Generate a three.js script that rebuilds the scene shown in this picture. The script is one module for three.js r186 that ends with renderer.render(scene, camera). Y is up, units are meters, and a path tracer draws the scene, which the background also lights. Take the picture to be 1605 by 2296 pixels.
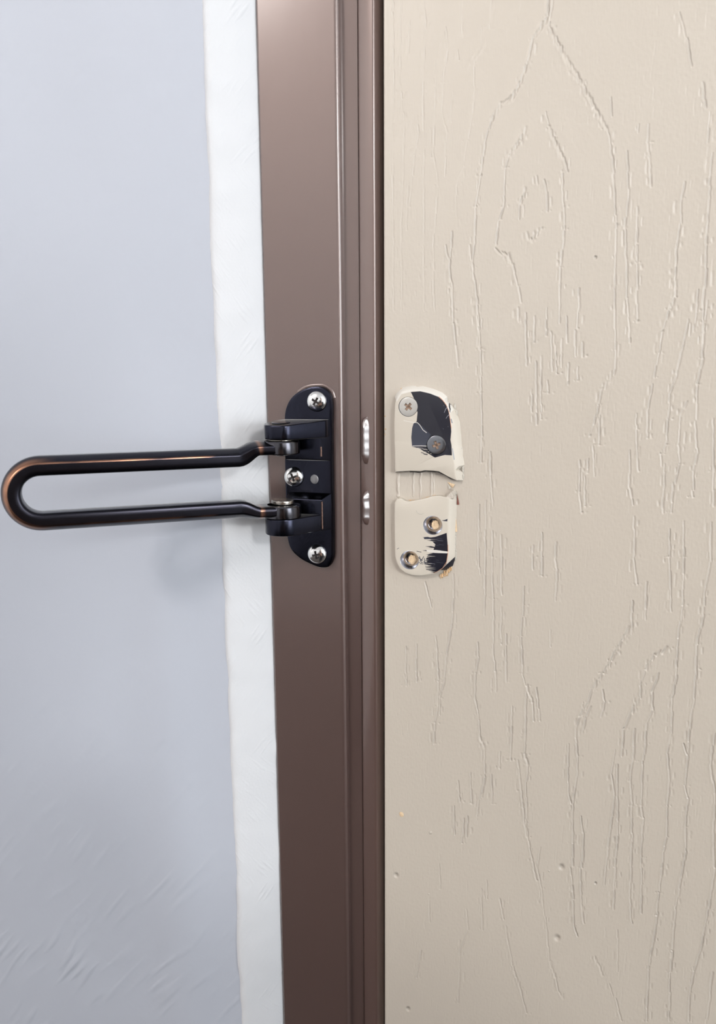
import * as THREE from 'three';
import { mergeGeometries, mergeVertices, toCreasedNormals } from 'three/addons/utils/BufferGeometryUtils.js';
import { RoundedBoxGeometry } from 'three/addons/geometries/RoundedBoxGeometry.js';
import { ImprovedNoise } from 'three/addons/math/ImprovedNoise.js';
import { RectAreaLightUniformsLib } from 'three/addons/lights/RectAreaLightUniformsLib.js';
import { MarchingCubes } from 'three/addons/objects/MarchingCubes.js';
import { Brush, Evaluator, SUBTRACTION } from 'three-bvh-csg';

// ---------------------------------------------------------------- camera, sky, lamps, exposure
// Lengths below are millimetres measured from the hardware's origin (door edge, mid height of the plates), which is HW above the floor.
const MM = 0.001, HW = 1.45;
const FOCAL = 1725, PW = 1605, PH = 2296;
const scene = new THREE.Scene();
scene.background = new THREE.Color(0x05060a);
const camera = new THREE.PerspectiveCamera(2 * Math.atan(PH / 2 / FOCAL) * 180 / Math.PI, PW / PH, 0.005, 30);
const EYE = new THREE.Vector3(72.6, 41.2, 290);
const AX = (() => {
  const yaw = 16 * Math.PI / 180, pitch = 10 * Math.PI / 180, roll = -0.42 * Math.PI / 180;
  const f = new THREE.Vector3(-Math.sin(yaw) * Math.cos(pitch), -Math.sin(pitch), -Math.cos(yaw) * Math.cos(pitch));
  const r0 = new THREE.Vector3().crossVectors(f, new THREE.Vector3(0, 1, 0)).normalize(), u0 = new THREE.Vector3().crossVectors(r0, f);
  const r = r0.clone().multiplyScalar(Math.cos(roll)).addScaledVector(u0, Math.sin(roll));
  const u = u0.clone().multiplyScalar(Math.cos(roll)).addScaledVector(r0, -Math.sin(roll));
  return { f, r, u };
})();
camera.position.set(EYE.x * MM, HW + EYE.y * MM, EYE.z * MM);
camera.setRotationFromMatrix(new THREE.Matrix4().makeBasis(AX.r, AX.u, AX.f.clone().negate()));
camera.focus = 0.305; camera.userData.fStop = 11;
scene.add(camera);

const renderer = new THREE.WebGLRenderer({ antialias: true });
renderer.toneMapping = THREE.LinearToneMapping;
renderer.toneMappingExposure = 0.30;
renderer.shadowMap.enabled = true;

// two ceiling lamps: [x, y, z] in metres, candela, light colour, radius of the glowing ball
const LAMPS = [
  { at: [2.5, 2.66, 3.0], cd: 44, color: [1, 0.985, 0.97], r: 0.2, label: 'round white ceiling lamp to the right of the door' },
  { at: [-0.98, 2.78, 1.95], cd: 21, color: [1, 0.915, 0.87], r: 0.2, label: 'round white ceiling lamp to the left of the door' },
];

// daylight from a window in the right-hand wall: centre and size in metres, nits
RectAreaLightUniformsLib.init();
const WINDOW = { at: [3.30, 1.65, 1.65], w: 1.5, h: 1.3, nits: 26, color: [0.93, 0.97, 1.0] };
const daylight = new THREE.RectAreaLight(new THREE.Color().setRGB(...WINDOW.color), WINDOW.nits, WINDOW.w, WINDOW.h);
daylight.name = 'window_light'; daylight.position.set(WINDOW.at[0] - 0.06, WINDOW.at[1], WINDOW.at[2]); daylight.lookAt(0, WINDOW.at[1], WINDOW.at[2]); scene.add(daylight);

// ---------------------------------------------------------------- helpers
const lin = (r, g, b) => new THREE.Color().setRGB(r, g, b);
let seed = 7;
const rnd = () => { seed = (seed * 1664525 + 1013904223) >>> 0; return seed / 4294967296; };
const between = (a, b) => a + (b - a) * rnd();
const perlin = new ImprovedNoise();
const used = {};
const numbered = (n) => { const k = used[n] = (used[n] ?? -1) + 1; return k ? `${n}_${String(k).padStart(3, '0')}` : n; };
function shade(m) { m.castShadow = m.receiveShadow = true; return m; }
function thing(name, label, category, at = [0, 0, 0], group) {            // a Group at the thing's base (mm from the hardware's origin)
  const o = new THREE.Group(); o.name = numbered(name); scene.add(o);
  o.position.set(at[0] * MM, HW + at[1] * MM, at[2] * MM);
  o.userData = { label, category, mm: at }; if (group) o.userData.group = group;
  return o;
}
function setting(name, label) { const o = thing(name, label, ''); delete o.userData.category; o.userData.kind = 'structure'; return o; }
function part(name, geometry, material, parent, label) {                  // geometry in mm in the hardware's axes; becomes metres in its thing's axes
  const g = geometry.clone();
  let root = parent; while (root.parent && root.parent !== scene) root = root.parent;
  const at = root.userData.mm ?? [0, 0, 0];
  g.translate(-at[0], -at[1], -at[2]); g.scale(MM, MM, MM);
  const m = shade(new THREE.Mesh(g, material)); m.name = name; if (label) m.userData.label = label;
  parent.add(m); return m;
}
function survey(x, y, z = 0) {                                             // where the photograph's (x, y) meets the plane z mm in front of the door
  const d = AX.f.clone().addScaledVector(AX.r, (x - PW / 2) / FOCAL).addScaledVector(AX.u, -(y - PH / 2) / FOCAL);
  const t = (z - EYE.z) / d.z;
  return [EYE.x + d.x * t, EYE.y + d.y * t];
}
const surveyAll = (flat, z) => { const o = []; for (let i = 0; i < flat.length; i += 2) o.push(survey(flat[i], flat[i + 1], z)); return o; };
const unindexed = (g) => (g.index ? g.toNonIndexed() : g);
function plain(g) { const o = unindexed(g); for (const k of Object.keys(o.attributes)) if (!['position', 'normal', 'uv'].includes(k)) o.deleteAttribute(k); return o; }
const join = (list) => mergeGeometries(list.map(plain));
const crease = (g, a = 0.6) => toCreasedNormals(unindexed(g), a);
function box(x0, x1, y0, y1, z0, z1, r = 0) {
  const g = r ? new RoundedBoxGeometry(x1 - x0, y1 - y0, z1 - z0, 3, r) : new THREE.BoxGeometry(x1 - x0, y1 - y0, z1 - z0);
  return g.translate((x0 + x1) / 2, (y0 + y1) / 2, (z0 + z1) / 2);
}
function planExtrude(pts, y0, y1, bevel = 0, segs = 3) {                   // pts: [x, z] outline seen from above, extruded upwards
  const s = new THREE.Shape(pts.map(([x, z]) => new THREE.Vector2(x, -z)));
  const g = new THREE.ExtrudeGeometry(s, { depth: y1 - y0 - 2 * bevel, bevelEnabled: bevel > 0, bevelSize: bevel, bevelThickness: bevel, bevelOffset: -bevel, bevelSegments: segs, curveSegments: 12 });
  return g.rotateX(-Math.PI / 2).translate(0, y0 + bevel, 0);
}
const arc = (cx, cy, r, a0, a1, n) => Array.from({ length: n + 1 }, (_, i) => { const a = a0 + (a1 - a0) * i / n; return [cx + r * Math.cos(a), cy + r * Math.sin(a)]; });
function smoothLine(pts, n, closed = false) { return new THREE.CatmullRomCurve3(pts.map(([x, y]) => new THREE.Vector3(x, y, 0)), closed, 'centripetal').getPoints(n).map((p) => [p.x, p.y]); }
function plate(rings, holes = [], uvOf = ([x, y]) => [x, y]) {             // rings: outlines of equal length from the back to the front; the last is capped, with holes
  const n = rings[0].length, pos = [], uv = [];
  const put = (p) => { pos.push(...p); uv.push(...uvOf(p)); };
  for (let k = 0; k + 1 < rings.length; k++) for (let i = 0; i < n; i++) {
    const j = (i + 1) % n, a = rings[k][i], b = rings[k][j], c = rings[k + 1][j], d = rings[k + 1][i];
    [a, b, c, a, c, d].forEach(put);
  }
  const top = rings.at(-1), contour = top.map(([x, y]) => new THREE.Vector2(x, y));
  const hs = holes.map(({ x, y, r }) => arc(x, y, r, 0, -2 * Math.PI, 28).slice(0, 28).map(([a, b]) => new THREE.Vector2(a, b)));
  const all = [...contour, ...hs.flat()], zTop = (p) => { let best = top[0], bd = 1e9; for (const q of top) { const d = (q[0] - p.x) ** 2 + (q[1] - p.y) ** 2; if (d < bd) { bd = d; best = q; } } return best[2]; };
  for (const [a, b, c] of THREE.ShapeUtils.triangulateShape(contour, hs)) for (const k of [a, b, c]) put([all[k].x, all[k].y, zTop(all[k])]);
  const g = new THREE.BufferGeometry();
  g.setAttribute('position', new THREE.Float32BufferAttribute(pos, 3)); g.setAttribute('uv', new THREE.Float32BufferAttribute(uv, 2));
  return crease(g, 0.7);
}
const ccw = (pts) => (THREE.ShapeUtils.area(pts.map(([x, y]) => new THREE.Vector2(x, y))) < 0 ? [...pts].reverse() : pts);
function inset(pts, d) {                                                   // moves an anticlockwise outline inwards; d may be a function of the point
  const n = pts.length;
  return pts.map((p, i) => {
    const a = pts[(i + n - 1) % n], b = pts[(i + 1) % n], tx = b[0] - a[0], ty = b[1] - a[1], l = Math.hypot(tx, ty) || 1, k = typeof d === 'function' ? d(p) : d;
    return [p[0] - ty / l * k, p[1] + tx / l * k];
  });
}
const atZ = (pts, z) => pts.map(([x, y]) => [x, y, typeof z === 'function' ? z([x, y]) : z]);
function floatTexture(w, h, f, wrap = THREE.RepeatWrapping) {
  const d = new Float32Array(w * h * 4);
  for (let y = 0; y < h; y++) for (let x = 0; x < w; x++) { const v = f(x, y), i = 4 * (y * w + x); d[i] = d[i + 1] = d[i + 2] = v; d[i + 3] = 1; }
  const t = new THREE.DataTexture(d, w, h, THREE.RGBAFormat, THREE.FloatType);
  t.magFilter = THREE.LinearFilter; t.minFilter = THREE.LinearFilter; t.wrapS = t.wrapT = wrap; t.needsUpdate = true; return t;
}
function canvasOf(w, h) { const c = document.createElement('canvas'); c.width = w; c.height = h; return [c, c.getContext('2d')]; }
function canvasTexture(c, srgb = true) { const t = new THREE.CanvasTexture(c); if (srgb) t.colorSpace = THREE.SRGBColorSpace; t.magFilter = THREE.LinearFilter; t.wrapS = t.wrapT = THREE.ClampToEdgeWrapping; return t; }

// ---------------------------------------------------------------- textures and materials
// periodic lumpy noise for paint films (period in cells)
const tileNoise = (u, v, n, k) => {
  const s = (a) => Math.sin(a * 2 * Math.PI), c = (a) => Math.cos(a * 2 * Math.PI), R = n / (2 * Math.PI);
  return perlin.noise(R * c(u) + k, R * s(u) + R * c(v) * 0.7, R * s(v) + 3.1 * k);
};
const peel = floatTexture(256, 256, (x, y) => 0.5 + 0.5 * (0.6 * tileNoise(x / 256, y / 256, 26, 1) + 0.4 * tileNoise(x / 256, y / 256, 60, 5)));
const peelOf = (u, v) => { const t = peel.clone(); t.repeat.set(1 / u, 1 / v); t.needsUpdate = true; return t; };   // for uv in mm
// trowelled plaster: long slanting marks
const plasterHeight = floatTexture(512, 512, (x, y) => {
  const u = x / 512 * 6.2, v = y / 512 * 6.2, a = 0.85, p = u * Math.cos(a) + v * Math.sin(a), q = -u * Math.sin(a) + v * Math.cos(a);
  const soft = perlin.noise(u * 0.55, v * 0.55, 2), marks = perlin.noise(p * 0.9, q * 6, 7 + 0.4 * soft);
  return 0.5 + 0.28 * soft + 0.16 * Math.max(0, marks - 0.12) * (0.4 + perlin.noise(u * .8, v * .8, 33)) * 2 + 0.03 * perlin.noise(u * 9, v * 9, 4);
}, THREE.MirroredRepeatWrapping);
const plasterOf = (u, v) => { const t = plasterHeight.clone(); t.repeat.set(1 / u, 1 / v); t.needsUpdate = true; return t; };

// the wall beside the frame, 300 x 600 mm of it without a repeat: smooth above, dragged by the trowel below
const wallHeight = floatTexture(512, 1024, (i, j) => {
  const x = i / 512 * 300, y = j / 1024 * 600 - 330, a = 0.9, p = x * Math.cos(a) + y * Math.sin(a), q = -x * Math.sin(a) + y * Math.cos(a);
  const low = Math.min(1, Math.max(0.06, (-60 - y) / 170)), marks = Math.max(0, perlin.noise(p / 26, q / 3.2 + 0.6 * perlin.noise(x / 30, y / 30, 2), 7) - 0.08);
  return 0.4 + 0.55 * low * marks * (0.5 + perlin.noise(x / 28, y / 28, 33)) + 0.022 * perlin.noise(p / 9, q / 2.6, 14) + 0.016 * perlin.noise(x / 2.2, y / 2.2, 4) + 0.10 * perlin.noise(x / 60, y / 60, 40);
}, THREE.MirroredRepeatWrapping);
wallHeight.repeat.set(1 / 300, 1 / 600); wallHeight.offset.set(1, 330 / 600);

// the door skin: embossed oak grain, as a height field DW x DH mm; each guide is a line of the grain, traced in one of four enlargements [x0, y0, scale]
const DX = -2, DY = -290, DW = 160, DH = 490, TW = 668, TH = 2046, K = TW / DW;
const grain = new Float32Array(TW * TH), lips = new Float32Array(TW * TH);
function groove(x0, y0, x1, y1, w, depth) {                                // one pore: a small trench with tapering ends, a swollen left lip and a thin right one
  const pad = 4 * w, ax = (Math.min(x0, x1) - pad - DX) * K, bx = (Math.max(x0, x1) + pad - DX) * K, ay = (Math.min(y0, y1) - pad - DY) * K, by = (Math.max(y0, y1) + pad - DY) * K;
  const dx = x1 - x0, dy = y1 - y0, l2 = dx * dx + dy * dy || 1e-6, ph = rnd() * 50;
  for (let j = Math.max(0, Math.floor(ay)); j <= Math.min(TH - 1, by); j++) for (let i = Math.max(0, Math.floor(ax)); i <= Math.min(TW - 1, bx); i++) {
    const px = DX + (i + 0.5) / K, py = DY + (j + 0.5) / K; let t = ((px - x0) * dx + (py - y0) * dy) / l2; t = Math.min(1, Math.max(0, t));
    const wob = 0.16 * perlin.noise(py * 0.6, ph, 1.5), ox = px - x0 - dx * t - wob, e = Math.hypot(ox, py - y0 - dy * t) / w;
    if (e > 4) continue;
    const taper = 0.3 + 0.7 * Math.sqrt(Math.max(0, Math.sin(Math.PI * (0.06 + 0.88 * t)))), at = j * TW + i;
    const trench = -depth * taper * Math.exp(-e * e), lip = depth * taper * (ox < 0 ? 0.3 : 0.06) * (e > 1e-3 ? (ox / (w * e)) ** 4 : 0) * Math.exp(-((e - 2.1) ** 2) * 0.8);
    if (trench < grain[at]) grain[at] = trench;
    if (lip > lips[at]) lips[at] = lip;
  }
}
function guides([x0, y0, s], lines, strength = 1) {
  for (const line of lines) {
    const l = y0 === 1250 && line[1] <= 20 ? [line[0] + between(-6, 6), -between(50, 330), ...line] : line;   // joins up with the enlargement above
    const p = []; for (let i = 0; i < l.length; i += 2) p.push(survey(x0 + l[i] * s, y0 + l[i + 1] * s));
    for (let i = 0; i + 1 < p.length; i++) {
      const [ax, ay] = p[i], [bx, by] = p[i + 1], len = Math.hypot(bx - ax, by - ay), slant = Math.abs(bx - ax) / (len || 1);
      let t = 0;
      while (t < len) {
        const d = slant > 0.35 ? between(1.0, 2.6) : between(2.2, 7), e = Math.min(len, t + d), f0 = t / len, f1 = e / len, j = between(-0.18, 0.18);
        const mx = ax + (bx - ax) * (f0 + f1) / 2 + j, my = ay + (by - ay) * (f0 + f1) / 2, k = slant > 0.35 ? 0.35 : 0.9, h = (e - t) / 2 * (slant > 0.35 ? 1.25 : 1.02);
        const ux = (bx - ax) / len * k, uy = (by - ay) / len, n = Math.hypot(ux, uy) || 1;
        groove(mx - ux / n * h, my - uy / n * h, mx + ux / n * h, my + uy / n * h, slant > 0.35 ? between(0.26, 0.44) : between(0.16, 0.32), between(0.55, 1.2) * strength);
        if (rnd() < 0.8) { const o = between(0.5, 1.9) * (rnd() < 0.5 ? -1 : 1), q = h * between(0.3, 0.7); groove(mx + o, my - q, mx + o, my + q, between(0.22, 0.4), between(0.2, 0.6) * strength); }
        t = e + (slant > 0.35 ? between(-0.3, 0.3) : between(-0.6, 0.5));
      }
    }
  }
}
guides([860, 0, 0.4642], [
  [45, 0, 50, 500, 45, 900, 50, 1500], [85, 0, 80, 400, 100, 600, 95, 900, 85, 1100, 88, 1500], [195, 0, 205, 100, 190, 500, 195, 800, 195, 1300, 195, 1500], [130, 100, 125, 180, 118, 260],
  [160, 560, 170, 640, 150, 750, 125, 1000], [255, 280, 250, 430, 240, 730, 265, 900, 240, 1200, 245, 1500], [300, 130, 310, 230, 290, 400, 280, 540, 305, 640, 295, 850], [335, 440, 325, 590], [375, 0, 380, 180],
  [520, 0, 515, 140], [470, 130, 475, 240, 440, 280, 440, 420, 430, 560, 405, 680, 385, 800, 350, 900, 355, 1100], [360, 240, 362, 290], [225, 620, 230, 760], [120, 900, 110, 1110],
], 0.42);
guides([860, 0, 0.4642], [
  [800, 0, 795, 80, 720, 190, 690, 320, 650, 420, 620, 470, 570, 500, 520, 580, 490, 690, 470, 850, 445, 1000, 440, 1180, 430, 1290, 450, 1430, 465, 1690],
  [820, 0, 800, 130, 880, 280, 960, 400, 1030, 540, 1080, 620, 1100, 700, 1115, 880, 1125, 1100, 1120, 1250, 1115, 1400, 1120, 1690], [1100, 470, 1105, 560],
  [1175, 730, 1185, 950, 1165, 1100, 1175, 1290, 1175, 1440, 1190, 1600], [1225, 1000, 1220, 1270], [1280, 600, 1275, 690, 1285, 760, 1290, 900], [1230, 600, 1225, 640],
  [780, 540, 800, 610, 825, 680, 870, 760, 890, 830], [865, 840, 870, 1000, 875, 1110, 855, 1290, 850, 1400, 850, 1560], [690, 620, 660, 680, 610, 750, 590, 810, 580, 1000, 560, 1060, 545, 1180],
  [740, 850, 745, 890], [775, 870, 790, 930, 790, 1020], [690, 910, 660, 980, 655, 1060], [690, 1130, 715, 1160, 770, 1100], [540, 1210, 600, 1230, 625, 1280, 650, 1380, 665, 1460],
  [1455, 880, 1440, 960, 1435, 1080, 1415, 1200, 1410, 1400, 1385, 1500], [1590, 740, 1575, 900, 1560, 1180, 1560, 1300, 1545, 1500, 1540, 1690], [1580, 540, 1565, 690], [1430, 60, 1470, 200, 1490, 320],
  [1545, 400, 1555, 520], [1520, 1400, 1500, 1600], [330, 1120, 320, 1300, 335, 1500],
]);
guides([980, 550, 0.3894], [
  [50, 0, 90, 250, 95, 450, 120, 700], [190, 0, 215, 200, 240, 400, 250, 600, 255, 850, 260, 1100, 255, 1250], [310, 1190, 310, 1340, 325, 1500], [510, 390, 515, 690], [565, 410, 560, 560], [470, 360, 470, 440],
  [630, 360, 630, 520], [660, 500, 665, 720], [705, 350, 705, 430], [745, 410, 750, 560], [795, 490, 795, 640], [840, 560, 840, 640], [570, 670, 575, 1030], [600, 640, 600, 1000], [635, 780, 640, 850],
  [720, 540, 715, 700], [810, 700, 810, 780], [820, 250, 810, 480], [1030, 560, 1025, 720, 985, 790, 950, 830, 930, 920, 905, 1030, 880, 1100], [1110, 450, 1110, 560], [1150, 0, 1155, 440],
  [900, 1150, 905, 1330], [820, 1240, 820, 1420, 835, 1540], [855, 1330, 850, 1500], [1240, 800, 1215, 940, 1210, 1110], [1150, 970, 1150, 1060, 1160, 1300], [545, 860, 548, 960], [680, 560, 690, 740],
  [1380, 200, 1375, 300, 1340, 370, 1300, 500, 1280, 620, 1250, 760], [1560, 320, 1540, 450, 1530, 650, 1500, 800, 1490, 1050, 1500, 1200, 1475, 1300, 1475, 1450],
  [1450, 430, 1415, 600, 1380, 740, 1345, 850, 1330, 1000, 1320, 1150, 1290, 1200, 1295, 1270], [1440, 900, 1405, 980, 1390, 1150, 1400, 1260, 1365, 1370, 1350, 1540], [1310, 1260, 1300, 1540],
  [1110, 1180, 1110, 1400, 1130, 1500], [1590, 1000, 1595, 1300, 1590, 1500], [935, 980, 935, 1150], [870, 1230, 865, 1310], [760, 680, 755, 800],
]);
guides([860, 1250, 0.4642], [
  [490, 0, 490, 280], [460, 0, 465, 80], [525, 0, 530, 200, 530, 420, 540, 550, 545, 650], [570, 0, 570, 180], [570, 240, 570, 420], [590, 370, 595, 600],
  [680, 140, 675, 230, 665, 380, 670, 450, 670, 560, 690, 620, 720, 700, 725, 790], [690, 650, 685, 860, 680, 950, 700, 1000, 690, 1080, 690, 1300, 700, 1370, 720, 1470, 740, 1560], [650, 980, 665, 1130, 680, 1280, 690, 1350],
  [740, 630, 755, 790], [455, 410, 460, 480, 445, 560, 440, 680, 460, 760, 465, 870, 490, 920, 490, 1060, 475, 1160], [250, 380, 260, 460, 265, 600, 265, 720, 250, 800, 245, 900],
  [335, 80, 340, 200, 330, 320, 305, 480, 295, 600, 270, 680, 270, 760], [200, 120, 230, 240], [160, 420, 160, 600], [110, 430, 110, 620], [620, 720, 615, 980], [560, 940, 560, 1020], [360, 1080, 370, 1180],
  [420, 1040, 425, 1190], [470, 1140, 450, 1250], [390, 1260, 380, 1380], [340, 1200, 345, 1340], [405, 1250, 400, 1350], [520, 1050, 525, 1190], [830, 0, 840, 60, 830, 210], [765, 0, 765, 90], [805, 350, 805, 430], [720, 0, 722, 60],
]);
guides([860, 1250, 0.4642], [
  [1190, 340, 1150, 400, 1125, 450, 1100, 500, 1060, 560, 1010, 640, 990, 700, 950, 770, 930, 820, 930, 870, 940, 960, 935, 1060, 915, 1190, 915, 1380, 915, 1490], [1270, 120, 1265, 300], [1200, 210, 1200, 370], [1210, 0, 1225, 130],
  [890, 900, 895, 1150, 905, 1190], [955, 1250, 965, 1330, 960, 1500], [905, 1500, 915, 1650, 920, 1780, 935, 1830], [950, 1500, 955, 1680, 970, 1770], [1060, 640, 1070, 700, 1050, 770], [1000, 720, 975, 780, 960, 850],
  [1370, 440, 1310, 470, 1265, 540, 1240, 620, 1240, 680, 1190, 760, 1160, 830, 1150, 960], [1120, 930, 1100, 1050, 1115, 1150, 1105, 1250, 1085, 1400, 1065, 1580],
  [1330, 560, 1300, 650, 1300, 740, 1270, 800, 1265, 900, 1250, 1000, 1245, 1200, 1255, 1260, 1245, 1450, 1245, 1720], [1215, 830, 1205, 980, 1190, 1080, 1200, 1200, 1200, 1400, 1195, 1500, 1190, 1650, 1200, 1770],
  [1130, 1000, 1130, 1170, 1130, 1380, 1120, 1500, 1110, 1700], [1450, 0, 1445, 230, 1420, 440, 1415, 570, 1395, 680, 1390, 850, 1370, 950, 1380, 1080, 1370, 1200, 1370, 1350, 1350, 1420, 1345, 1500],
  [1345, 1500, 1330, 1620, 1320, 1730, 1300, 1880, 1280, 1990, 1270, 2240], [1580, 20, 1555, 150, 1545, 280, 1515, 420, 1510, 540, 1500, 680, 1480, 830, 1470, 950, 1455, 1100, 1470, 1160, 1460, 1300, 1460, 1420],
  [1460, 1420, 1430, 1600, 1410, 1700, 1395, 1900, 1385, 2000, 1380, 2240], [1450, 900, 1470, 960], [1600, 850, 1580, 1000, 1600, 1140, 1595, 1400, 1600, 1500, 1570, 1700, 1530, 1900, 1500, 2000, 1480, 2100, 1475, 2240], [1380, 0, 1390, 260],
], 1.1);
guides([860, 1250, 0.4642], [
  [760, 1400, 740, 1500, 765, 1600, 770, 1680, 790, 1800, 800, 1950, 830, 2030, 845, 2100, 870, 2130], [590, 1780, 610, 1900, 630, 2000, 660, 2080, 690, 2200], [400, 1700, 410, 1800, 370, 1900, 360, 2150], [560, 1650, 580, 1750],
  [500, 1560, 500, 1650], [470, 1600, 480, 1800], [1020, 1930, 1060, 2020], [1130, 1800, 1130, 2000], [1090, 2060, 1110, 2120], [1120, 2130, 1150, 2240], [270, 1480, 272, 1600], [220, 1660, 222, 1760], [180, 1900, 160, 2030],
], 0.7);
for (const [x, y, r] of [[1259, 1944, 0.95], [1249, 2103, 1.05], [888, 1962, 0.85], [1335, 577, 0.4], [1335, 1980, 0.4], [915, 2262, 0.8]]) { // small pits knocked into the paint
  const [px, py] = survey(x, y);
  for (let j = Math.floor((py - 4 - DY) * K); j < (py + 4 - DY) * K; j++) for (let i = Math.max(0, Math.floor((px - 4 - DX) * K)); i < (px + 4 - DX) * K; i++) { if (j < 0 || j >= TH || i >= TW) continue; const e = Math.hypot((DX + (i + 0.5) / K - px) / r, (DY + (j + 0.5) / K - py) / (r * 1.25)); grain[j * TW + i] = Math.min(grain[j * TW + i], -1.5 * Math.exp(-e * e * e)); }
}
for (let i = 0; i < 46; i++) { let x = between(124, 157), y = between(-280, 150); for (let k = 0; k < 7; k++) { const l = between(3, 9); groove(x, y, x + between(-.4, .4), y + l, between(0.18, 0.32), between(0.4, 1)); x += between(-.5, .5); y += l; } }   // the grain goes on to the right
for (let i = 0; i < 1600; i++) { const x = between(0, 150), y = between(-280, 190), l = between(1, 5); groove(x, y, x + between(-.1, .1), y + l, 0.22, between(0.03, 0.16)); }
const doorHeight = floatTexture(TW, TH, (x, y) => {
  const u = DX + x / K, v = DY + y / K;
  return 0.6 + 0.4 * (grain[y * TW + x] + lips[y * TW + x]) + 0.022 * perlin.noise(u * 0.9, v * 0.7, 3) + 0.02 * perlin.noise(u * 2.1, v * 0.35, 15) + 0.014 * perlin.noise(u * 2.9, v * 2.0, 9) + 0.05 * perlin.noise(u * 0.12, v * 0.05, 21);
}, THREE.MirroredRepeatWrapping);
doorHeight.repeat.set(1 / DW, 1 / DH); doorHeight.offset.set(-DX / DW, -DY / DH);

const M = {
  doorPaint: new THREE.MeshPhysicalMaterial({ color: lin(0.50, 0.455, 0.39), roughness: 0.45, ior: 1.65, clearcoat: 0.35, clearcoatRoughness: 0.16, bumpMap: doorHeight, bumpScale: 0.0011 }),
  doorEdge: new THREE.MeshPhysicalMaterial({ color: lin(0.50, 0.455, 0.39), roughness: 0.45, ior: 1.9, bumpMap: peelOf(14, 14), bumpScale: 0.0003 }),
  framePaint: new THREE.MeshPhysicalMaterial({ color: lin(0.050, 0.028, 0.024), roughness: 0.44, ior: 1.95, specularColor: lin(1, 0.84, 0.79), clearcoat: 1, clearcoatRoughness: 0.13, bumpMap: peelOf(120, 330), bumpScale: 0.00006 }),
  glossPaint: new THREE.MeshPhysicalMaterial({ color: lin(0.075, 0.044, 0.037), roughness: 0.38, ior: 1.9, specularColor: lin(1, 0.84, 0.79), clearcoat: 1, clearcoatRoughness: 0.13 }),
  runPaint: new THREE.MeshPhysicalMaterial({ color: lin(0.075, 0.044, 0.037), roughness: 0.3, ior: 2.1, clearcoat: 1, clearcoatRoughness: 0.16 }),
  wall: new THREE.MeshPhysicalMaterial({ color: lin(0.44, 0.475, 0.54), roughness: 0.55, bumpMap: wallHeight, bumpScale: 0.0016 }),
  strip: new THREE.MeshPhysicalMaterial({ color: lin(0.63, 0.65, 0.675), roughness: 0.6, bumpMap: plasterOf(60, 60), bumpScale: 0.0008 }),
  room: new THREE.MeshStandardMaterial({ color: lin(0.8, 0.8, 0.8), roughness: 0.8, bumpMap: plasterOf(400, 400), bumpScale: 0.001 }),
  floor: new THREE.MeshStandardMaterial({ color: lin(0.06, 0.05, 0.045), roughness: 0.95, bumpMap: peelOf(40, 40), bumpScale: 0.003 }),
  black: new THREE.MeshPhysicalMaterial({ color: lin(0.023, 0.0245, 0.036), metalness: 1, roughness: 0.24, sheen: 1, sheenColor: lin(0.75, 0.72, 0.68), sheenRoughness: 0.35, bumpMap: peelOf(30, 30), bumpScale: 0.00002 }),
  bar: new THREE.MeshPhysicalMaterial({ color: lin(1, 1, 1), roughness: 0.27, metalness: 1, sheen: 0.6, sheenColor: lin(0.7, 0.7, 0.7), sheenRoughness: 0.35, vertexColors: true }),
  chrome: new THREE.MeshPhysicalMaterial({ color: lin(0.74, 0.75, 0.75), metalness: 1, roughness: 0.16 }),
  nickel: new THREE.MeshPhysicalMaterial({ color: lin(0.32, 0.30, 0.27), metalness: 1, roughness: 0.25 }),
  darkSteel: new THREE.MeshPhysicalMaterial({ color: lin(0.22, 0.225, 0.25), metalness: 1, roughness: 0.22 }),
  copper: new THREE.MeshPhysicalMaterial({ color: lin(0.17, 0.11, 0.09), metalness: 1, roughness: 0.34 }),
  slot: new THREE.MeshStandardMaterial({ color: lin(0.06, 0.05, 0.05), roughness: 0.6, metalness: 0.4 }),
  rawWood: new THREE.MeshStandardMaterial({ color: lin(0.62, 0.40, 0.21), roughness: 0.85 }),
  paleWood: new THREE.MeshStandardMaterial({ color: lin(0.72, 0.55, 0.36), roughness: 0.85, bumpMap: peelOf(4, 4), bumpScale: 0.0004 }),
  oldPaint: new THREE.MeshPhysicalMaterial({ color: lin(0.48, 0.455, 0.40), roughness: 0.45, bumpMap: peelOf(9, 9), bumpScale: 0.0004 }),
  copperBright: new THREE.MeshStandardMaterial({ color: lin(0.32, 0.22, 0.16), roughness: 0.5 }),
  dusty: new THREE.MeshStandardMaterial({ color: lin(0.46, 0.44, 0.41), roughness: 0.6 }),
  rubbed: new THREE.MeshPhysicalMaterial({ color: lin(0.24, 0.24, 0.25), metalness: 0.6, roughness: 0.42 }),
  blackChrome: new THREE.MeshPhysicalMaterial({ color: lin(0.075, 0.075, 0.085), metalness: 1, roughness: 0.2, bumpMap: peelOf(5, 5), bumpScale: 0.00004 }),
  screwPainted: new THREE.MeshPhysicalMaterial({ color: lin(0.50, 0.49, 0.46), metalness: 0.35, roughness: 0.32 }),
  screwGlass: new THREE.MeshPhysicalMaterial({ color: lin(0.20, 0.21, 0.23), metalness: 0.9, roughness: 0.22 }),
  seat: new THREE.MeshPhysicalMaterial({ color: lin(0.45, 0.46, 0.5), metalness: 1, roughness: 0.18 }),
  rubber: new THREE.MeshStandardMaterial({ color: lin(0.01, 0.01, 0.012), roughness: 0.8 }),
  rust: new THREE.MeshStandardMaterial({ color: lin(0.19, 0.07, 0.05), roughness: 0.8 }),
};

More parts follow.
